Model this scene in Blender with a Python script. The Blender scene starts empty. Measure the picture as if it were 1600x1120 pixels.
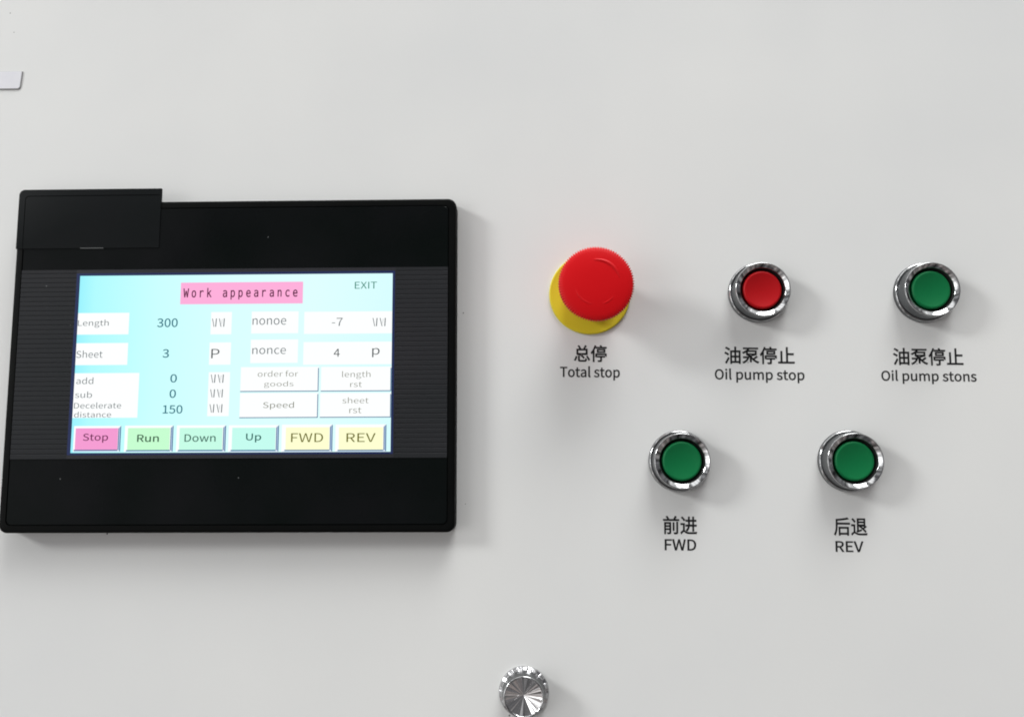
import bpy, bmesh, math, random
from mathutils import Vector, Matrix, Euler
random.seed(7)
SC = bpy.context.scene
COL = SC.collection
MM = 0.001

# ------------------------------------------------------------------ camera
F = 1350.0                    # focal length in photo pixels (photo is 1600 x 1120)
D = 0.405                     # metres from lens to panel
PITCH, YAW = math.atan(160 / F), math.atan(30 / F)
cam_d = bpy.data.cameras.new('camera')
cam = bpy.data.objects.new('camera', cam_d); COL.objects.link(cam)
cam_d.sensor_width = 36.0
cam_d.lens = 36.0 * F / 1600.0
cam_d.clip_start, cam_d.clip_end = 0.01, 60
cam.location = (0, -D, 0)
cam.rotation_euler = (math.pi / 2 + PITCH, 0, YAW)
SC.camera = cam
CAM_R = Euler(cam.rotation_euler).to_matrix()

# ------------------------------------------------------------------ light
SC.view_settings.view_transform = 'Standard'
SC.view_settings.look = 'None'
SC.view_settings.exposure = 0
SC.view_settings.gamma = 1
SC.view_settings.use_curve_mapping = False
SC.cycles.filter_width = 1.9

world = bpy.data.worlds.new('World'); SC.world = world
world.use_nodes = True
def build_world():
    nt = world.node_tree; N = nt.nodes; L = nt.links
    N.clear()
    out = N.new('ShaderNodeOutputWorld'); bg = N.new('ShaderNodeBackground')
    tc = N.new('ShaderNodeTexCoord'); sep = N.new('ShaderNodeSeparateXYZ')
    L.new(tc.outputs['Generated'], sep.inputs[0])
    def math_(op, a, b=None):
        n = N.new('ShaderNodeMath'); n.operation = op
        for i, v in enumerate((a, b)):
            if v is None: continue
            if isinstance(v, (int, float)): n.inputs[i].default_value = v
            else: L.new(v, n.inputs[i])
        return n.outputs[0]
    X, Y, Z = sep.outputs
    def ramp(v, stops, interp='LINEAR'):
        r = N.new('ShaderNodeValToRGB'); r.color_ramp.interpolation = interp
        e = r.color_ramp.elements
        e[0].position, e[0].color = stops[0][0], tuple(stops[0][1]) + (1,)
        e[1].position, e[1].color = stops[-1][0], tuple(stops[-1][1]) + (1,)
        for p_, c_ in stops[1:-1]:
            k = e.new(p_); k.color = tuple(c_) + (1,)
        L.new(v, r.inputs[0]); return r.outputs[0]
    def mix(kind, fac, a, b):
        m = N.new('ShaderNodeMix'); m.data_type = 'RGBA'; m.blend_type = kind
        for n_, v in (('Factor', fac), ('A', a), ('B', b)):
            k = [x for x in m.inputs if x.name == n_ and (x.type == ('VALUE' if n_ == 'Factor' else 'RGBA'))][0]
            if isinstance(v, (int, float)): k.default_value = v
            elif isinstance(v, tuple): k.default_value = v
            else: L.new(v, k)
        return [x for x in m.outputs if x.type == 'RGBA'][0]
    # invented surroundings for the chrome to mirror: brownish low, dim middle, bright top
    z01 = N.new('ShaderNodeMath'); z01.operation = 'MULTIPLY_ADD'; z01.inputs[1].default_value = .5; z01.inputs[2].default_value = .5
    L.new(Z, z01.inputs[0])
    base = ramp(z01.outputs[0], [(0.0, (.10, .10, .10)), (.13, (.06, .06, .063)), (.165, (.20, .175, .17)), (.38, (.20, .19, .185)), (.5, (.10, .10, .105)),
                                 (.72, (.12, .12, .125)), (.82, (.16, .16, .165)), (.86, (1.1, 1.1, 1.1)), (1.0, (1.35, 1.35, 1.35))])
    # bright patch added at the left, placed for the metal's highlights
    def wdot(v):
        d = N.new('ShaderNodeVectorMath'); d.operation = 'DOT_PRODUCT'
        L.new(tc.outputs['Generated'], d.inputs[0]); d.inputs[1].default_value = Vector(v).normalized()
        return d.outputs['Value']
    left_patch = ramp(wdot((-0.74, -0.68, -0.06)), [(.78, (.0, .0, .0)), (.90, (.16, .16, .16)), (.95, (.3, .3, .3)), (.978, (1.6, 1.6, 1.6)), (1.0, (2.8, 2.8, 2.8))])
    base = mix('ADD', 1.0, base, left_patch)
    # invented bars for chrome streaks, strong towards the sides, none straight behind the camera
    az = math_('ARCTAN2', X, Z)
    nz = N.new('ShaderNodeTexNoise'); nz.noise_dimensions = '1D'
    nz.inputs['Scale'].default_value = 4.5; nz.inputs['Detail'].default_value = 4.0
    L.new(az, nz.inputs['W'])
    bars = ramp(nz.outputs['Fac'], [(.38, (.15, .15, .15)), (.45, (.5, .5, .5)), (.50, (.95, .95, .95)), (.56, (1.15, 1.15, 1.15)), (.62, (2.0, 2.0, 2.0))])
    rim = N.new('ShaderNodeMapRange')
    rim.inputs['From Min'].default_value = -0.90; rim.inputs['From Max'].default_value = -0.72
    L.new(Y, rim.inputs['Value'])
    bars = mix('MIX', rim.outputs[0], (.75, .75, .75, 1), bars)
    L.new(mix('MULTIPLY', 1.0, base, bars), bg.inputs['Color'])
    bg.inputs['Strength'].default_value = 1.55
    L.new(bg.outputs[0], out.inputs[0])
build_world()

def area(name, direction, dist, size, power, colour, target=(0.02, 0, 0.05)):
    d = bpy.data.lights.new(name, 'AREA'); o = bpy.data.objects.new(name, d); COL.objects.link(o)
    d.shape = 'RECTANGLE'; d.size, d.size_y = size
    d.energy = power; d.color = colour
    v = Vector(direction).normalized()
    o.location = Vector(target) + v * dist
    o.rotation_euler = (-v).to_track_quat('-Z', 'Y').to_euler()
    return o
area('workshop_window', (-1.95, -1.0, 0.88), 7.0, (1.33, 1.33), 240, (0.985, 1.0, 0.99))
area('ceiling_lamp', (0.62, -1.0, 3.1), 4.6, (2.4, 1.8), 162, (0.985, 1.0, 0.99))

# ------------------------------------------------------------------ helpers
def px_ray(px, py):
    return CAM_R @ Vector(((px - 800) / F, -(py - 560) / F, -1))
def at(px, py, h=0.0):
    """the point of the plane h metres in front of the panel that the photo shows at this pixel"""
    r = px_ray(px, py)
    t = (D - h) / r.y
    return Vector((0, -D, 0)) + r * t
PXM = 0.0003                                         # about 0.3 mm of panel per photo pixel

def srgb(hexs):
    h = hexs.lstrip('#')
    c = [int(h[i:i + 2], 16) / 255 for i in (0, 2, 4)]
    return tuple((v / 12.92 if v <= 0.04045 else ((v + 0.055) / 1.055) ** 2.4) for v in c) + (1,)

def mat(name, base, rough=0.5, metal=0.0, spec=0.5, emit=None, estr=1.0, bump=None, rough_noise=None, colour_noise=None, coat=0, sss=0):
    m = bpy.data.materials.new(name); m.use_nodes = True
    nt = m.node_tree; N = nt.nodes; L = nt.links
    b = N['Principled BSDF']
    b.inputs['Base Color'].default_value = base if len(base) == 4 else tuple(base) + (1,)
    b.inputs['Roughness'].default_value = rough
    b.inputs['Metallic'].default_value = metal
    b.inputs['Specular IOR Level'].default_value = spec
    b.inputs['Coat Weight'].default_value = coat
    if sss:
        b.inputs['Subsurface Weight'].default_value = sss
        b.inputs['Subsurface Scale'].default_value = 0.001
    if emit is not None:
        b.inputs['Emission Color'].default_value = emit
        b.inputs['Emission Strength'].default_value = estr
    tc = N.new('ShaderNodeTexCoord')
    def noise(scale, detail=3):
        n = N.new('ShaderNodeTexNoise'); n.inputs['Scale'].default_value = scale; n.inputs['Detail'].default_value = detail
        L.new(tc.outputs['Object'], n.inputs['Vector']); return n
    if bump:
        n = noise(bump[0]); bp = N.new('ShaderNodeBump')
        bp.inputs['Strength'].default_value = bump[1]; bp.inputs['Distance'].default_value = bump[2]
        L.new(n.outputs['Fac'], bp.inputs['Height']); L.new(bp.outputs[0], b.inputs['Normal'])
    if rough_noise:
        n = noise(rough_noise[0], 5); mr = N.new('ShaderNodeMapRange')
        mr.inputs['From Min'].default_value = .3; mr.inputs['From Max'].default_value = .7
        mr.inputs['To Min'].default_value = rough_noise[1]; mr.inputs['To Max'].default_value = rough_noise[2]
        L.new(n.outputs['Fac'], mr.inputs['Value']); L.new(mr.outputs[0], b.inputs['Roughness'])
    if colour_noise:
        n = noise(colour_noise[0], 4); r = N.new('ShaderNodeValToRGB')
        r.color_ramp.elements[0].position = .3; r.color_ramp.elements[1].position = .7
        r.color_ramp.elements[0].color = colour_noise[1]; r.color_ramp.elements[1].color = colour_noise[2]
        L.new(n.outputs['Fac'], r.inputs[0]); L.new(r.outputs[0], b.inputs['Base Color'])
    return m

def lit(name, hexs, strength=1.0):
    """a colour shown by the lit display"""
    return mat(name, (0.004, 0.004, 0.004, 1), 0.35, spec=0.15, emit=srgb(hexs), estr=strength)

def link(name, me, mats, parent=None, smooth=False):
    o = bpy.data.objects.new(name, me); COL.objects.link(o)
    for m in (mats if isinstance(mats, (list, tuple)) else [mats]): me.materials.append(m)
    if smooth:
        for p in me.polygons: p.use_smooth = True
    if parent is not None: o.parent = parent
    return o
def from_bm(name, bm, mats, parent=None, smooth=False, sharp=None):
    bmesh.ops.recalc_face_normals(bm, faces=bm.faces)
    me = bpy.data.meshes.new(name); bm.to_mesh(me); bm.free()
    o = link(name, me, mats, parent, smooth)
    if sharp is not None:
        me.set_sharp_from_angle(angle=math.radians(sharp))
    return o
def tag(o, label=None, cat=None, group=None, kind=None):
    for k, v in (('label', label), ('category', cat), ('group', group), ('kind', kind)):
        if v: o[k] = v
    return o
def thing(name, loc, label, cat, group=None, rot=0.0):
    o = bpy.data.objects.new(name, None); COL.objects.link(o)
    o.empty_display_size = 0.01
    o.location = loc; o.rotation_euler = (0, rot, 0)
    return tag(o, label, cat, group)

# local space of every thing: x right, z up, y = minus the height above the panel
def lathe(bm, prof, seg=96, rfun=None, mi=0, cap_end=True, cap_start=False):
    rings = []
    for j, (r, h) in enumerate(prof):
        if r <= 1e-7:
            rings.append([bm.verts.new((0, -h, 0))]); continue
        ring = []
        for i in range(seg):
            a = 2 * math.pi * i / seg
            rr = rfun(j, a, r) if rfun else r
            ring.append(bm.verts.new((rr * math.cos(a), -h, rr * math.sin(a))))
        rings.append(ring)
    for A, B in zip(rings, rings[1:]):
        if len(A) == 1 and len(B) == 1: continue
        for i in range(seg):
            k = (i + 1) % seg
            if len(B) == 1: f = bm.faces.new((A[i], A[k], B[0]))
            elif len(A) == 1: f = bm.faces.new((A[0], B[k], B[i]))
            else: f = bm.faces.new((A[i], A[k], B[k], B[i]))
            f.material_index = mi
    if cap_end and len(rings[-1]) > 1: bm.faces.new(rings[-1]).material_index = mi
    if cap_start and len(rings[0]) > 1: bm.faces.new(rings[0]).material_index = mi
def mmp(pts): return [(r * MM, h * MM) for r, h in pts]

def round_rect(x0, x1, z0, z1, r, n=8):
    """outline, counter-clockwise; r one radius or four (bl, br, tr, tl)"""
    rs = r if isinstance(r, (tuple, list)) else (r,) * 4
    out = []
    for (cx, cz, sx, sz, a0), rr in zip(((x0, z0, 1, 1, math.pi), (x1, z0, -1, 1, 1.5 * math.pi), (x1, z1, -1, -1, 0), (x0, z1, 1, -1, .5 * math.pi)), rs):
        for i in range(n + 1):
            a = a0 + i / n * math.pi / 2
            out.append((cx + sx * rr + rr * math.cos(a), cz + sz * rr + rr * math.sin(a)))
    return out
def loft(bm, rings, mi=0, cap_first=False, cap_last=True):
    """rings: list of (outline, h)"""
    vs = [[bm.verts.new((x, -h, z)) for x, z in o] for o, h in rings]
    n = len(vs[0])
    for A, B in zip(vs, vs[1:]):
        for i in range(n):
            k = (i + 1) % n
            bm.faces.new((A[i], A[k], B[k], B[i])).material_index = mi
    if cap_last: bm.faces.new(vs[-1]).material_index = mi
    if cap_first: bm.faces.new(vs[0]).material_index = mi
def quad(bm, x0, x1, z0, z1, h, mi=0):
    f = bm.faces.new([bm.verts.new(p) for p in ((x0, -h, z0), (x1, -h, z0), (x1, -h, z1), (x0, -h, z1))])
    f.material_index = mi; return f
def poly(bm, pts, h, mi=0):
    f = bm.faces.new([bm.verts.new((x, -h, z)) for x, z in pts]); f.material_index = mi

FONT_DIR = bpy.utils.system_resource('DATAFILES', path='fonts')
def own_font(n):                                     # the typefaces that come with Blender itself
    try: return bpy.data.fonts.load(FONT_DIR + '/' + n)
    except Exception: return None
SANS, MONO = own_font('Noto Sans CJK Regular.woff2'), own_font('DejaVuSansMono.woff2')
_glyphs = {}
def text_geo(s, thin=0.0, mono=False):
    key = (s, thin, mono)
    if key in _glyphs: return _glyphs[key]
    V, P = [], []
    def grab(txt, dx, centre):
        c = bpy.data.curves.new('t', 'FONT'); c.body = txt; c.size = 1; c.resolution_u = 4; c.offset = thin
        fnt = MONO if mono else SANS
        if fnt: c.font = fnt
        if fnt is SANS and SANS: c.offset = thin * 0.5
        o = bpy.data.objects.new('t', c); COL.objects.link(o)
        bpy.context.view_layer.update()
        m = o.evaluated_get(bpy.context.evaluated_depsgraph_get()).to_mesh()
        b = len(V)
        pts = [(v.co.x, v.co.y) for v in m.vertices]
        off = dx
        if centre and pts: off = dx - (min(p[0] for p in pts) + max(p[0] for p in pts)) / 2
        V.extend((x + off, y) for x, y in pts)
        P.extend([b + i for i in p.vertices] for p in m.polygons)
        bpy.data.objects.remove(o); bpy.data.curves.remove(c)
    if mono:
        for i, ch in enumerate(s):
            if ch != ' ': grab(ch, i * 0.62, True)
    else: grab(s, 0, False)
    _glyphs[key] = (V, P)
    return V, P
def text_fit(bm, s, x0, x1, z0, z1, h, mi=0, thin=0.0, mono=False, rot=0.0):
    """lettering fitted to the box it fills on its surface"""
    if s == 'MM':                                    # the display renders the unit as broken slanted strokes
        ww, hh = x1 - x0, z1 - z0
        for (ta, tb), wd in ((( .00, .14), .055), ((.32, .28), .075), ((.56, .72), .06), ((.97, .94), .075), ((.80, .76), .022)):
            k0, k1 = (1, 0) if wd > .04 else (.9, .35)
            f = bm.faces.new([bm.verts.new((x0 + ww * t_, -h, z0 + hh * k_)) for t_, k_ in ((tb - wd / 2, k1), (tb + wd / 2, k1), (ta + wd / 2, k0), (ta - wd / 2, k0))])
            f.material_index = mi
        return
    V, P = text_geo(s, thin, mono)
    ax, bx = min(v[0] for v in V), max(v[0] for v in V)
    az, bz = min(v[1] for v in V), max(v[1] for v in V)
    cx, cz = (x0 + x1) / 2, (z0 + z1) / 2
    sx, sz = (x1 - x0) / (bx - ax), (z1 - z0) / (bz - az)
    cr, sr = math.cos(rot), math.sin(rot)
    vs = []
    for x, z in V:
        u, w = (x - (ax + bx) / 2) * sx, (z - (az + bz) / 2) * sz
        vs.append(bm.verts.new((cx + u * cr - w * sr, -h, cz + u * sr + w * cr)))
    for p in P:
        try: bm.faces.new([vs[i] for i in p]).material_index = mi
        except ValueError: pass

# ------------------------------------------------------------------ materials
M_paint = mat('panel_paint', (0.72, 0.725, 0.715, 1), 0.42, spec=0.35, bump=(620, 0.10, 0.0003), rough_noise=(14, 0.36, 0.50),
              colour_noise=(7, (0.70, 0.705, 0.70, 1), (0.745, 0.745, 0.73, 1)))
M_ink = mat('printed_black_ink', (0.012, 0.012, 0.013, 1), 0.5, spec=0.3)
M_speck = mat('dust', (0.05, 0.05, 0.05, 1), 0.9)
M_dustpale = mat('pale_dust', (0.12, 0.125, 0.125, 1), 0.9)
M_plate = mat('plate_face', (0.70, 0.70, 0.75, 1), 0.35, spec=0.4, colour_noise=(90, (0.70, 0.70, 0.75, 1), (0.76, 0.76, 0.79, 1)))
M_plate_edge = mat('plate_edge', (0.30, 0.30, 0.31, 1), 0.5)
M_house = mat('housing_plastic', (0.0032, 0.0036, 0.0035, 1), 0.5, spec=0.05, rough_noise=(60, 0.42, 0.58))
M_film = mat('film_black', (0.0042, 0.0054, 0.0055, 1), 0.30, spec=0.05, rough_noise=(22, 0.22, 0.42),
             colour_noise=(26, (0.0035, 0.0050, 0.0047, 1), (0.0062, 0.0066, 0.0074, 1)))
M_corner_step = mat('corner_step_black', (0.006, 0.0072, 0.0076, 1), 0.5, spec=0.05, colour_noise=(30, (0.0052, 0.0066, 0.0070, 1), (0.0068, 0.0076, 0.0084, 1)))
M_rib = mat('ribbed_film', (0.020, 0.0205, 0.023, 1), 0.55, spec=0.12, colour_noise=(20, (0.0175, 0.0195, 0.0215, 1), (0.0225, 0.0225, 0.0255, 1)))
M_surround = mat('display_surround', (0.024, 0.024, 0.029, 1), 0.45, spec=0.2)
M_chrome = mat('chrome', (0.47, 0.475, 0.48, 1), 0.07, metal=1.0, rough_noise=(700, 0.04, 0.11))
M_side = mat('dark_nickel', (0.13, 0.135, 0.14, 1), 0.3, metal=1.0, rough_noise=(900, 0.24, 0.4))
M_body = mat('worn_chrome', (0.48, 0.48, 0.49, 1), 0.16, metal=1.0, rough_noise=(900, 0.1, 0.3), bump=(1800, 0.25, 0.0002))
M_chrome_dull = mat('turned_nickel', (0.72, 0.71, 0.71, 1), 0.1, metal=1.0, rough_noise=(900, 0.10, 0.2))
M_black = mat('black_sleeve', (0.008, 0.008, 0.008, 1), 0.5, spec=0.3)
M_score = mat('score_black', (0.0012, 0.0012, 0.0012, 1), 0.9, spec=0.0)
M_redcap = mat('red_cap', srgb('#aa0b13'), 0.42, spec=0.22, bump=(1500, 0.05, 0.0002))
M_greencap = mat('green_cap', srgb('#08683a'), 0.42, spec=0.22, bump=(1500, 0.05, 0.0002))
M_mush = mat('red_mushroom', srgb('#ca0610'), 0.42, spec=0.2, bump=(1500, 0.04, 0.0002))
M_yellow = mat('yellow_plate', srgb('#d0c02a'), 0.5, spec=0.3)

# ------------------------------------------------------------------ the cabinet panel
bm = bmesh.new()
xs = (-0.75, 0.75); zs = (-0.55, 0.75)
loft(bm, [(round_rect(*xs, *zs, 0.004, 3), -0.002), (round_rect(*xs, *zs, 0.004, 3), 0.0)], cap_first=True)
bm_panel = bm
panel = from_bm('cabinet_panel', bm_panel, [M_paint], smooth=False)
tag(panel, 'light grey painted steel cabinet panel that carries the screen, the buttons and the printed captions', 'panel')

def specks(name, pts, m, h, parent, frame=None):
    for px, py, r in pts:
        b = bmesh.new()
        c = at(px, py, h)
        if frame: c = frame(c)
        n = 7; ph = random.random()
        poly(b, [(c.x + r * PXM * (0.75 + 0.4 * random.random()) * math.cos(ph + 2 * math.pi * i / n), c.z + r * PXM * math.sin(ph + 2 * math.pi * i / n)) for i in range(n)], h)
        from_bm(name, b, m, parent)
specks('dust_speck', [(724, 489, 1.0), (167.5, 833.5, 1.3), (796, 1117, 1.3), (727, 787, .7), (16, 21, .9), (22, 51, .8)], M_speck, 0.00004, panel)

TILT = math.radians(-0.68)
def box_on(x0, y0, x1, y1, h=0.0, frame=None):
    a, b = at(x0, y1, h), at(x1, y0, h)
    c, d = at(x0, y0, h), at(x1, y1, h)
    if frame: a, b, c, d = frame(a), frame(b), frame(c), frame(d)
    return (a.x + c.x) / 2, (b.x + d.x) / 2, (a.z + d.z) / 2, (b.z + c.z) / 2
def caption(lines, label):
    b = bmesh.new()
    for s, x0, y0, x1, y1, thin in lines:
        text_fit(b, s, *box_on(x0, y0, x1, y1), 0.00008, thin=thin, rot=TILT)
    o = from_bm('printed_caption', b, M_ink, panel)
    o['label'] = label
caption([('总停', 896.6, 539, 948, 565.5, .012), ('Total stop', 875, 572, 968.5, 594, .011)], 'black printed caption 总停 Total stop')
caption([('油泵停止', 1131.5, 541.5, 1241.5, 569, .012), ('Oil pump stop', 1116.8, 576, 1257, 598, .011)], 'black printed caption 油泵停止 Oil pump stop')
caption([('油泵停止', 1395, 543.5, 1505, 571, .012), ('Oil pump stons', 1377, 578.5, 1525.8, 600, .011)], 'black printed caption 油泵停止 Oil pump stons')
caption([('前进', 1035.9, 805.5, 1089.4, 834.5, .012), ('FWD', 1038.5, 842, 1087.8, 859.5, .011)], 'black printed caption 前进 FWD')
caption([('后退', 1302.5, 808, 1355.3, 837, .012), ('REV', 1305.4, 845, 1349.3, 862, .011)], 'black printed caption 后退 REV')

# ------------------------------------------------------------------ small plate at the upper left
b = bmesh.new()
pl = at(0, 126)
def lp(px, py): return at(px, py, 0.0004) - pl
a0, a1, a2 = lp(-60, 140.5), lp(31.5, 139.5), lp(33.5, 112)
o1 = round_rect(a0.x, a1.x, a0.z, a2.z, (.0001, .0014, .0001, .0001), 6)
def sheer(o): return [(x + (z - a0.z) * 0.075 * (x - a0.x) / (a1.x - a0.x), z) for x, z in o]
o2 = round_rect(a0.x + .0002, a1.x - .0004, a0.z + .0004, a2.z - .0001, (.0001, .0012, .0001, .0001), 6)
loft(b, [(sheer(o1), 0.0), (sheer(o1), 0.0004)], mi=1, cap_last=False)
loft(b, [(sheer(o1), 0.0004), (sheer(o2), 0.0005)], mi=1, cap_last=False)
poly(b, sheer(o2), 0.0005, 0)
p = from_bm('label_plate', b, [M_plate, M_plate_edge])
p.location = pl
tag(p, 'thin pale lilac plate with dark edge and rounded corner at the upper left', 'label plate')

# ------------------------------------------------------------------ touch screen terminal
H0 = 9.0 * MM
TLp, TRp, BRp, BLp = (at(31.5, 317.5, H0), at(712.5, 309.5, H0), at(711, 832, H0), at(-6.5, 832.5, H0))
ctr = (TLp + TRp + BRp + BLp) / 4
W = ((TRp - TLp).length + (BRp - BLp).length) / 2
HH = ((TRp - BRp).length + (TLp - BLp).length) / 2
ux = ((TRp - TLp) + (BRp - BLp)).normalized()
ang = -math.atan2(ux.z, ux.x)                        # rotation about +Y
hmi = thing('touch_screen_terminal', (ctr.x, 0, ctr.z), 'black framed touch screen terminal with lit pale blue display mounted on grey panel', 'touch screen', rot=ang)
HM_I = (Matrix.Translation((ctr.x, 0, ctr.z)) @ Matrix.Rotation(ang, 4, 'Y')).inverted()
def hl(p): return HM_I @ p
x0, x1, z0, z1 = -W / 2, W / 2, -HH / 2, HH / 2
p1 = PXM
b = bmesh.new()
def rr(i, r): return round_rect(x0 + i, x1 - i, z0 + i, z1 - i, max(r - i, 0.3 * MM), 8)
R0 = 13 * p1
rings = [(rr(0, R0), 0.0), (rr(0, R0), H0 - 1.3 * MM)]
for t in (0.25, 0.5, 0.75, 1.0):
    a = t * math.pi / 2
    rings.append((rr(1.1 * MM * (1 - math.cos(a)), R0), H0 - 1.3 * MM + 1.3 * MM * math.sin(a)))
gi = 11.0 * p1
rings += [(round_rect(x0 + gi, x1 - gi, z0 + gi, z1 - gi, 8 * p1, 8), H0), (round_rect(x0 + gi + .05 * MM, x1 - gi - .05 * MM, z0 + gi + .05 * MM, z1 - gi - .05 * MM, 8 * p1, 8), H0 - 0.7 * MM)]
loft(b, rings)
from_bm('housing', b, M_house, hmi, smooth=True, sharp=40)
b = bmesh.new()
gf = gi + 1.3 * p1
def rf(i): return round_rect(x0 + gf + i, x1 - gf - i, z0 + gf + i, z1 - gf - i, 7.5 * p1, 8)
loft(b, [(rf(0), H0 - 0.7 * MM), (rf(0), H0 - 0.2 * MM), (rf(0.25 * MM), H0)])
film = from_bm('front_film', b, M_film, hmi, smooth=True, sharp=15)
specks('dust_speck', [(419, 370.5, .9), (94, 748, 1.0), (372.5, 746, .8)], M_dustpale, H0 + 0.00003, film, hl)

# ribbed band either side of the display
hb = H0 + 0.05 * MM
ba = box_on(0, 420, 700, 716, hb, hl)
bx0, bx1, bz0, bz1 = x0 + gf + .2 * p1, x1 - gf - .2 * p1, ba[2], ba[3]
b = bmesh.new()
pitch, gw, gd = 7.42 * p1, 1.9 * p1, 0.16 * MM
prof = [(bz1, hb - 0.05 * MM), (bz1, hb + gd)]
z = bz1 - 6.0 * p1
while z > bz0 + pitch * .6:
    prof += [(z + gw / 2, hb + gd), (z + gw * .12, hb), (z - gw * .12, hb), (z - gw / 2, hb + gd)]
    z -= pitch
prof += [(bz0, hb + gd), (bz0, hb - 0.05 * MM)]
va = [b.verts.new((bx0, -h, zz)) for zz, h in prof]; vb = [b.verts.new((bx1, -h, zz)) for zz, h in prof]
for i in range(len(prof) - 1): b.faces.new((va[i], va[i + 1], vb[i + 1], vb[i]))
rib = from_bm('ribbed_strip', b, M_rib, hmi)
specks('dust_speck', [(72.5, 447, 1.1), (110, 508, .7)], M_dustpale, hb + gd + 0.00003, rib, hl)

hs0 = hb + gd + 0.06 * MM
HS = hs0 + 0.12 * MM                                 # the lit picture
def sb(px0, py0, px1, py1): return box_on(px0, py0, px1, py1, HS, hl)
sq = [hl(at(*q, HS)) for q in ((126, 430), (613.8, 428.3), (609.8, 706.2), (109.5, 706.8))]
sx0, sx1 = (sq[0].x + sq[3].x) / 2, (sq[1].x + sq[2].x) / 2
sz1, sz0 = (sq[0].z + sq[1].z) / 2, (sq[2].z + sq[3].z) / 2
b = bmesh.new()
loft(b, [(round_rect(sx0 - 6 * p1, sx1 + 5 * p1, bz0 + .3 * p1, bz1 - .3 * p1, .2 * MM, 3), hb), (round_rect(sx0 - 6 * p1, sx1 + 5 * p1, bz0 + .3 * p1, bz1 - .3 * p1, .2 * MM, 3), hs0)])
from_bm('display_surround', b, M_surround, hmi)
M_bleed = mat('backlight_bleed', (0.008, 0.012, 0.035, 1), 0.4, spec=0.2, emit=srgb('#1f2c5c'), estr=0.55)  # backlight bleed round the picture, put into a dim glowing blue rim
b = bmesh.new()
e_o = round_rect(sx0 - 5.6 * p1, sx1 + 3.6 * p1, sz0 - 3.2 * p1, sz1 + 4.0 * p1, .15 * MM, 3)
loft(b, [(e_o, hs0), (e_o, hs0 + 0.05 * MM)])
from_bm('backlight_bleed', b, M_bleed, hmi)

# the lit picture itself: the panel's own left-to-right cast
M_bg = mat('lit_background', (0.004, 0.004, 0.004, 1), 0.3, spec=0.15, emit=(1, 1, 1, 1))
def lcd():
    nt = M_bg.node_tree; N = nt.nodes; L = nt.links
    tc = N.new('ShaderNodeTexCoord'); sep = N.new('ShaderNodeSeparateXYZ'); L.new(tc.outputs['Generated'], sep.inputs[0])
    r = N.new('ShaderNodeValToRGB'); e = r.color_ramp.elements
    e[0].position, e[0].color = 0.0, srgb('#9af2ff')
    e[1].position, e[1].color = 1.0, srgb('#d8fdff')
    for p_, c_ in ((.05, '#b0fbff'), (.25, '#caffff'), (.5, '#daffff'), (.75, '#dffffe')):
        k = e.new(p_); k.color = srgb(c_)
    L.new(sep.outputs[0], r.inputs[0]); L.new(r.outputs[0], N['Principled BSDF'].inputs['Emission Color'])
lcd()
b = bmesh.new()
loft(b, [(round_rect(sx0, sx1, sz0, sz1, .08 * MM, 2), hs0 + 0.05 * MM), (round_rect(sx0, sx1, sz0, sz1, .08 * MM, 2), HS)])
screen = from_bm('screen', b, M_bg, hmi)
screen['label'] = 'lit pale blue operating screen titled Work appearance'

M_white = lit('lit_white', '#fdffff'); M_grey_t = lit('lit_grey_text', '#525c61'); M_dark_t = lit('lit_dark_text', '#343c3f')
M_teal = lit('lit_teal_text', '#1a6b7d'); M_exit = lit('lit_exit_text', '#0f7e68')
M_navy = lit('lit_navy_bevel', '#3c6c96'); M_violet = lit('lit_violet_bevel', '#c3d6f2')
E1, E2, E3 = HS + 0.05 * MM, HS + 0.10 * MM, HS + 0.15 * MM

def clamp(r): return max(r[0], sx0 + .1 * p1), min(r[1], sx1 - .1 * p1), r[2], r[3]
def field(rect, texts, label=None, text_mat=M_grey_t, name='screen_field'):
    b = bmesh.new()
    quad(b, *clamp(sb(*rect)), E1, 0)
    for s, a, c, d, e_, thin, m_ in texts:
        text_fit(b, s, *sb(a, c, d, e_), E2, mi=m_, thin=thin)
    o = from_bm(name, b, [M_white, M_grey_t, M_dark_t], screen)
    if label: o['label'] = label
T1, T2 = 1, 2
th = -0.004
field((120, 489, 201.5, 522.6), [('Length', 122, 499.5, 170, 512, th, T1)], 'white screen field reading Length')
field((118, 536, 199.6, 570.2), [('Sheet', 119.5, 547.5, 160.5, 559, th, T1)], 'white screen field reading Sheet')
field((115, 582.8, 216.2, 652.6), [('add', 119.5, 589.5, 146, 600, th, T1), ('sub', 117.5, 611.5, 144, 621.5, th, T1),
      ('Decelerate', 116, 628.5, 189.5, 638, th, T1), ('distance', 116, 643, 173.8, 652, th, T1)], 'white screen field reading add, sub, Decelerate distance')
field((329.5, 487.5, 362, 522.3), [('MM', 332, 497.6, 351, 510.6, th, T1)])
field((327, 535, 360.7, 569.7), [('P', 330.3, 545.2, 343, 559.7, -.003, T2)])
field((325, 581.3, 358.5, 650), [('MM', 330, 585, 349.5, 598, th, T1), ('MM', 329, 608, 348.2, 620.8, th, T1), ('MM', 328, 631.3, 347.4, 644.4, th, T1)])
field((393, 486.7, 466.3, 520.8), [('nonoe', 394.8, 497.3, 447.3, 507.5, th, T1)])
field((391.6, 530.5, 465.5, 567), [('nonce', 394.4, 543.5, 446.8, 553.2, th, T1)])
field((475.3, 486.7, 613, 521.2), [('-7', 518.6, 496.8, 535.5, 509.2, th, T1), ('MM', 582.8, 496.8, 602.6, 509.6, th, T1)])
field((474, 534, 612.6, 569.3), [('4', 521.5, 545, 531, 557.3, .0, T2), ('p', 581.6, 543.8, 593.2, 558, -.003, T2)])
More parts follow.
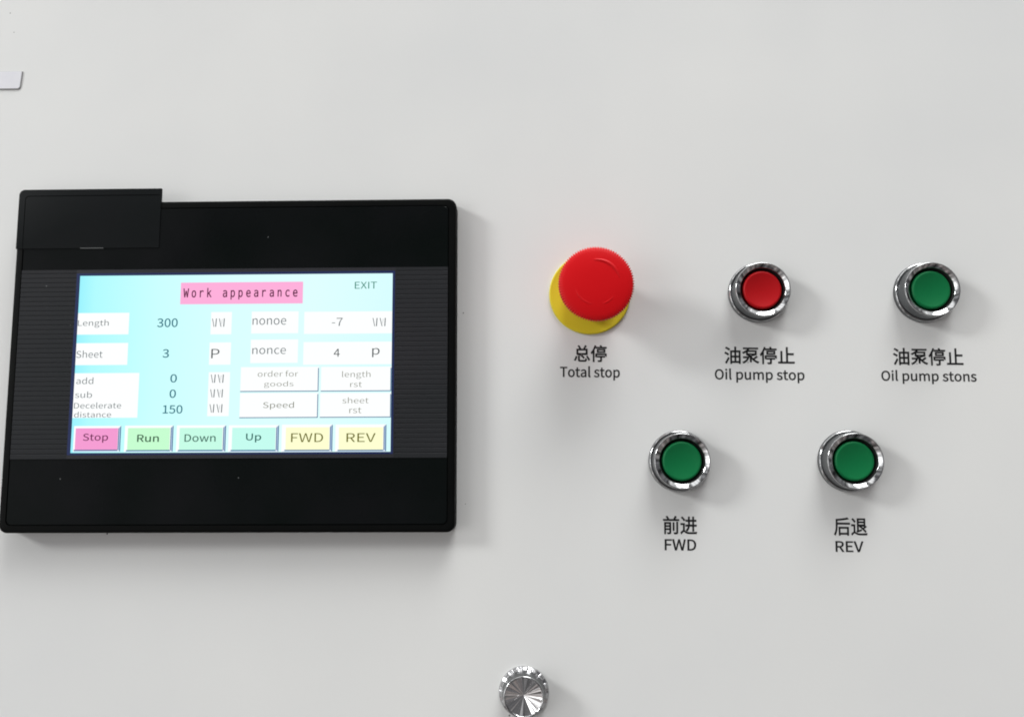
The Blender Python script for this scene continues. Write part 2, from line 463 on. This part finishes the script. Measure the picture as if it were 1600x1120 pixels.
for s, r in (('300', (245.6, 497.5, 277.8, 511.2)), ('3', (254, 545.5, 264.2, 558.8)), ('0', (266.2, 584.5, 276.5, 597.5)), ('0', (265, 608.4, 275, 621.6)), ('150', (254.4, 632.8, 285.2, 646))):
    b = bmesh.new(); text_fit(b, s, *sb(*r), E1, thin=0.006)
    from_bm('screen_value', b, M_teal, screen)
# title and exit
M_pink = lit('lit_pink', '#ffafdb'); M_plum = lit('lit_plum_text', '#5e1a42')
b = bmesh.new()
quad(b, *sb(282.3, 441, 473.3, 474.8), E1, 0)
text_fit(b, 'Work appearance', *sb(286.5, 449.5, 465, 468), E2, mi=1, mono=True, thin=0.012)
from_bm('screen_title', b, [M_pink, M_plum], screen)['label'] = 'pink screen title bar reading Work appearance'
b = bmesh.new(); text_fit(b, 'EXIT', *sb(554.5, 440.4, 589, 451), E1, thin=-0.001)
from_bm('screen_exit_key', b, M_exit, screen)['label'] = 'small green word EXIT at the top right of the screen'

def key(outer, face, fmat, tmat, texts, label, lines=2, lw=1.6):
    """on-screen key: pale light edge at left and top, navy shade edge at right and bottom"""
    X0, X1, Z0, Z1 = clamp(sb(*outer)); Z0 = max(Z0, sz0 + .4 * p1)
    fx0, fx1, fz0, fz1 = sb(*face)
    b = bmesh.new()
    quad(b, X0, X1, Z0, Z1, E1, 0)
    l = lw * p1
    if lines == 2:
        poly(b, [(X1 - l * 2.6, fz0), (X1 - l * 1.7, fz0 - l * .6), (X1 - l * 1.7, Z1 - l * 1.2), (X1 - l * 2.6, Z1 - l * 2.6)], E2, 1)
        poly(b, [(X1 - l, Z0 + l * .5), (X1, Z0), (X1, Z1), (X1 - l, Z1 - l)], E2, 1)
        quad(b, fx0 - l, X1 - l * 2.6, fz0 - l * 1.1, fz0, E2, 1)
        quad(b, X0 + l, X1 - l, Z0 + l * .1, Z0 + l * .7, E2, 4)
        quad(b, X1 - l * 1.7, X1 - l, Z0 + l, Z1 - l * 1.1, E2, 4)
    else:
        quad(b, X1 - l, X1, Z0, Z1 - 2 * p1, E2, 1)
        quad(b, X0, X1 - l, Z0, Z0 + l, E2, 1)
    quad(b, fx0, fx1, fz0, fz1, E3, 2)
    for s, a, c, d, e_, thin in texts:
        text_fit(b, s, *sb(a, c, d, e_), E3 + 0.05 * MM, mi=3, thin=thin)
    o = from_bm('screen_button', b, [M_white, M_navy, fmat, tmat, M_violet], screen)
    o['label'] = label
key((115, 665.3, 188.7, 705.6), (117.8, 668.8, 184.2, 702.4), lit('lit_stop', '#f49bd2'), lit('lit_stop_text', '#6a1c4e'), [('Stop', 129.8, 677.2, 169.2, 691.5, .005)], 'pink on-screen key reading Stop')
M_ol = lit('lit_green_text', '#234f33')
key((194.6, 664.6, 270.6, 705.6), (199.6, 668.4, 265.4, 702.8), lit('lit_run', '#c6fdd0'), M_ol, [('Run', 214.6, 678.8, 248.6, 690.3, .008)], 'pale green on-screen key reading Run')
key((275.6, 664.2, 352.8, 705.6), (280.4, 668.2, 347.6, 702.6), lit('lit_down', '#c6fce6'), lit('lit_down_text', '#2a5c50'), [('Down', 288.6, 678.2, 337.2, 690, .004)], 'pale mint on-screen key reading Down')
key((357, 664, 435.6, 705.6), (362.6, 668, 430.6, 702.6), lit('lit_up', '#c4fcef'), lit('lit_up_text', '#1f5f58'), [('Up', 384.6, 677, 408.4, 691, .008)], 'pale aqua on-screen key reading Up')
M_fy = lit('lit_yellow', '#feffd2'); M_yt = lit('lit_olive_text', '#6a6812')
key((440, 663, 519.6, 705.6), (446.5, 667.5, 514.6, 702.4), M_fy, M_yt, [('FWD', 455, 676.6, 505, 690.4, .0)], 'pale yellow on-screen key reading FWD')
key((524, 662.8, 603.6, 705.6), (529.5, 667.5, 598.4, 702.4), M_fy, M_yt, [('REV', 541.5, 676.6, 587, 690.2, .0)], 'pale yellow on-screen key reading REV')
M_kt = lit('lit_key_text', '#6b6b55')
tk = -.008
key((376, 573.2, 498, 611.8), (377, 574.5, 496, 609.5), M_white, M_kt, [('order for', 403, 579, 466, 588.4, tk), ('goods', 413, 595.4, 458.6, 606, tk)], 'white on-screen key reading order for goods', 1, 1.3)
key((501.6, 572.8, 611.6, 611.2), (503, 574.5, 609, 609), M_white, M_kt, [('length', 534.8, 579.6, 579, 592, tk), ('rst', 547.4, 596.6, 565.6, 604.6, tk)], 'white on-screen key reading length rst', 1, 1.3)
key((374.6, 613.8, 497, 652.8), (376, 615, 495, 650.5), M_white, M_kt, [('Speed', 411.2, 627.6, 459.4, 639.8, tk + .004)], 'white on-screen key reading Speed', 1, 1.3)
key((500, 613.6, 611, 652.2), (502, 615, 608.5, 650), M_white, M_kt, [('sheet', 535.2, 620.6, 576, 630, tk), ('rst', 546, 636.4, 564.8, 645.4, tk)], 'white on-screen key reading sheet rst', 1, 1.3)

# added piece, made up to give the frame corner its stepped outline
hc = H0 + 0.25 * MM
q = [hl(at(*v, hc)) for v in ((31, 297), (250.3, 294.2), (250.3, 388), (24, 388))]
cx0, cx1 = (q[0].x + q[3].x) / 2, (q[1].x + q[2].x) / 2
cz1, cz0 = (q[0].z + q[1].z) / 2, (q[2].z + q[3].z) / 2
b = bmesh.new()
s = .0002
def cr(i): return round_rect(cx0 + i, cx1 - i * .2, cz0 + i * .2, cz1 - i, (s, s, s, 9 * p1), 8)
loft(b, [(cr(0), H0 - 1.0 * MM), (cr(0), hc - 0.12 * MM), (cr(0.03 * MM), hc - 0.04 * MM), (cr(0.12 * MM), hc)], cap_first=True)
corner_step = from_bm('added_corner_step', b, M_corner_step, hmi, smooth=True, sharp=35)
corner_step['label'] = 'added black piece that steps the upper left corner of the frame'
b = bmesh.new()                                      # fine score line that repeats the frame's inner groove
g = 10.3 * p1; t = 0.9 * p1
io = round_rect(cx0 + g, cx1 - .6 * p1, cz0 + .6 * p1, cz1 - g, (s, s, s, 6 * p1), 8)
ii = round_rect(cx0 + g + t, cx1 - .6 * p1, cz0 + .6 * p1, cz1 - g - t, (s, s, s, 5.5 * p1), 8)
n = len(io)
vo = [b.verts.new((x, -hc - .00002, zz)) for x, zz in io]; vi = [b.verts.new((x, -hc - .00002, zz)) for x, zz in ii]
for i in range(2 * 9 + 8, n + 0):                      # only along the top and the left side
    k = (i + 1) % n
    b.faces.new((vo[i], vo[k], vi[k], vi[i]))
from_bm('score_line', b, M_score, corner_step)
b = bmesh.new()
l0, l1 = hl(at(125, 387.5, hc)), hl(at(161.5, 388.0, hc))
quad(b, l0.x, l1.x, l1.z - .1 * p1, l1.z + .9 * p1, hc + .00003)
from_bm('scratch', b, M_dustpale, corner_step)

# ------------------------------------------------------------------ push buttons
def make_button():
    root = thing('push_button', (0, 0, 0), 'x', 'push button', 'chrome ringed push buttons on the panel')
    b = bmesh.new()
    lathe(b, mmp([(14.1, 0), (14.15, .3), (14.15, 1.9), (14.05, 2.25)]), 128, cap_end=False, mi=1)
    lathe(b, mmp([(14.05, 2.25), (13.8, 2.65), (13.45, 2.85), (13.1, 2.75), (12.85, 2.55)]), 128, cap_end=False)
    bmesh.ops.remove_doubles(b, verts=b.verts, dist=1e-7)
    from_bm('base_ring', b, [M_chrome, M_side], root, smooth=True, sharp=60)
    b = bmesh.new()
    lathe(b, mmp([(12.95, 2.4), (12.95, 2.9), (12.8, 3.1), (12.75, 8.9), (12.72, 9.45)]), 128, cap_end=False, mi=1)
    lathe(b, mmp([(12.72, 9.45), (12.62, 9.8), (12.45, 10.0), (12.25, 10.0), (12.1, 9.92), (10.5, 9.1), (10.35, 8.95), (10.3, 7.2)]), 128, cap_end=False)
    bmesh.ops.remove_doubles(b, verts=b.verts, dist=1e-7)
    from_bm('bezel', b, [M_chrome, M_side], root, smooth=True, sharp=50)
    b = bmesh.new()
    lathe(b, mmp([(10.29, 8.5), (10.1, 8.2), (9.5, 7.2), (9.3, 3.0), (0, 2.9)]), 96)
    from_bm('sleeve', b, M_black, root, smooth=True, sharp=40)
    b = bmesh.new()
    prof = [(8.95, 2.9), (8.95, 7.6)]
    for i in range(1, 9):
        a = i / 8 * math.pi / 2
        prof.append((8.95 - 0.95 * (1 - math.cos(a)), 7.6 + 1.05 * math.sin(a)))
    for r in (7.5, 6.8, 5.8, 4.6, 3.2, 1.6, 0.0):
        prof.append((r, 8.65 - 1.0 * (1 - (r / 8.0) ** 2)))
    lathe(b, mmp(prof), 96)
    from_bm('cap', b, M_greencap, root, smooth=True)
    return root
def copy_thing(root):
    r = root.copy(); COL.objects.link(r)
    for ch in list(root.children):
        c = ch.copy(); COL.objects.link(c); c.parent = r
    return r
proto = make_button()
spots = [(1184.0, 458.3, 'red', 'red push button in chrome ring above the caption Oil pump stop'),
         (1442.5, 458.3, 'green', 'green push button in chrome ring at right of the red one, above Oil pump stons'),
         (1060.8, 720.2, 'green', 'green push button in chrome ring above the caption FWD'),
         (1325.0, 720.2, 'green', 'green push button in chrome ring above the caption REV')]
for i, (px, py, colr, lab) in enumerate(spots):
    o = proto if i == 0 else copy_thing(proto)
    o.location = at(px, py)
    o.rotation_euler = (0, 0.7 * i, 0)
    o['label'] = lab
    for ch in o.children:
        if ch.name.startswith('cap'):
            if colr == 'red':
                ch.data = ch.data.copy(); ch.data.materials[0] = M_redcap
                red_mesh = ch.data; red_obj = ch
# the copies were made from the red one: give the green ones the green cap again
for o in COL.objects:
    if o.name.startswith('push_button') and 'red push' not in o['label']:
        for ch in o.children:
            if ch.name.startswith('cap'):
                ch.data = ch.data.copy(); ch.data.materials[0] = M_greencap

# ------------------------------------------------------------------ emergency stop
es = thing('emergency_stop_button', at(921.2, 460.3), 'large red mushroom emergency stop button on yellow disc above the caption Total stop', 'emergency stop')
b = bmesh.new()
lathe(b, mmp([(19.15, 0), (19.2, .2), (19.2, .9), (19.05, 1.15), (18.75, 1.3), (18.55, 1.34), (18.3, 1.28), (14, 1.32), (8, 1.32)]), 128)
from_bm('yellow_disc', b, M_yellow, es, smooth=True, sharp=50)
b = bmesh.new()
lathe(b, mmp([(11.5, 1.3), (11.5, 8), (10.5, 10), (10.5, 20)]), 96)
from_bm('stem', b, M_mush, es, smooth=True, sharp=40)
HT = 28.0
TE = 88
def teeth(j, a, r):
    k = tooth_amt[j]
    return r - 0.8 * MM * k * (0.5 - 0.5 * math.cos(a * TE)) ** 0.8
prof = [(10.4, 19.0), (14.5, 19.4), (15.9, 20.2), (16.3, 21.0), (17.0, 25.4), (17.1, 26.0), (17.0, 26.35), (16.7, 26.6), (16.0, 26.85), (14.2, 27.2), (12.0, 27.5), (9.0, 27.8), (6, 27.93), (3, 28.0), (0, HT)]
tooth_amt = [0, 0, .8, 1, 1, 1, .95, .7, .15, 0, 0, 0, 0, 0, 0]
b = bmesh.new()
lathe(b, mmp(prof), TE * 6, teeth)
head = from_bm('mushroom_head', b, M_mush, es, smooth=True)
head.location = (0.0012, 0, -0.0002)
def dome(r):
    pr = sorted(prof[8:])
    for (r0, h0), (r1, h1) in zip(pr, pr[1:]):
        if r0 <= r <= r1: return h0 + (h1 - h0) * (r - r0) / (r1 - r0)
    return HT
def arrow(a0, a1, rad, w, hh=0.27):
    b = bmesh.new(); n = 30; prev = None
    for i in range(n + 1):
        t = i / n; a = math.radians(a0 + (a1 - a0) * t)
        k = math.sin(math.pi * min(1, max(0, .04 + .92 * t))) ** .6
        ring = []
        for j in range(9):
            u = -1 + j / 4
            r = rad + u * w * k
            h = dome(r) - 0.05 + hh * k * (1 - u * u)
            ring.append(b.verts.new((r * MM * math.cos(a), -h * MM, r * MM * math.sin(a))))
        if prev:
            for A, B, C_, D_ in zip(prev, prev[1:], ring[1:], ring): b.faces.new((A, B, C_, D_))
        prev = ring
    from_bm('twist_arrow', b, M_mush, head, smooth=True)
arrow(97, 14, 10.7, .85, .45); arrow(196, 262, 9.6, .5, .17); arrow(283, 325, 9.6, .5, .17)

# ------------------------------------------------------------------ lock knob at the bottom edge
lk = thing('lock_knob', at(818.6, 1079.6), 'small round chrome lock knob with dished face below the black touch screen', 'lock')
b = bmesh.new()
lprof = [(11.15, 0), (11.3, .4), (11.25, .9), (11.1, 1.2), (10.7, 1.65), (10.2, 2.2), (9.75, 2.75), (9.55, 3.2), (9.5, 4.5), (9.3, 7.5), (9.1, 9.0), (9.0, 9.7)]
lamt = [0, 0, 0, .3, 1, 1, .9, .5, 0, 0, 0, 0]
def grip(j, a, r): return r - lamt[j] * 0.9 * MM * max(0.0, min(1.0, 0.35 + 2.0 * math.sin(a * 15 + .6)))
lathe(b, mmp(lprof), 360, grip, cap_end=False)
for f in b.faces:
    if -f.calc_center_median().y > 2.9 * MM: f.material_index = 1
from_bm('tapered_body', b, [M_body, M_side], lk, smooth=True, sharp=50)
b = bmesh.new()
lathe(b, mmp([(9.0, 9.6), (9.0, 9.95), (8.85, 10.2), (8.55, 10.3), (8.25, 10.2), (8.1, 9.9), (8.1, 9.3)]), 128, cap_end=False)
from_bm('rim', b, M_chrome, lk, smooth=True, sharp=60)
b = bmesh.new()
seg = 64
jit = [random.uniform(-1.0, 1.0) for _ in range(seg)]
ring = [b.verts.new((8.12 * MM * math.cos(2 * math.pi * (i + jit[i] * .42) / seg), -(9.55 + .3 * jit[i]) * MM, 8.12 * MM * math.sin(2 * math.pi * (i + jit[i] * .42) / seg))) for i in range(seg)]
apex = b.verts.new((0, -6.3 * MM, 0.0))
for i in range(seg): b.faces.new((ring[i], ring[(i + 1) % seg], apex))
from_bm('dished_face', b, M_chrome_dull, lk)
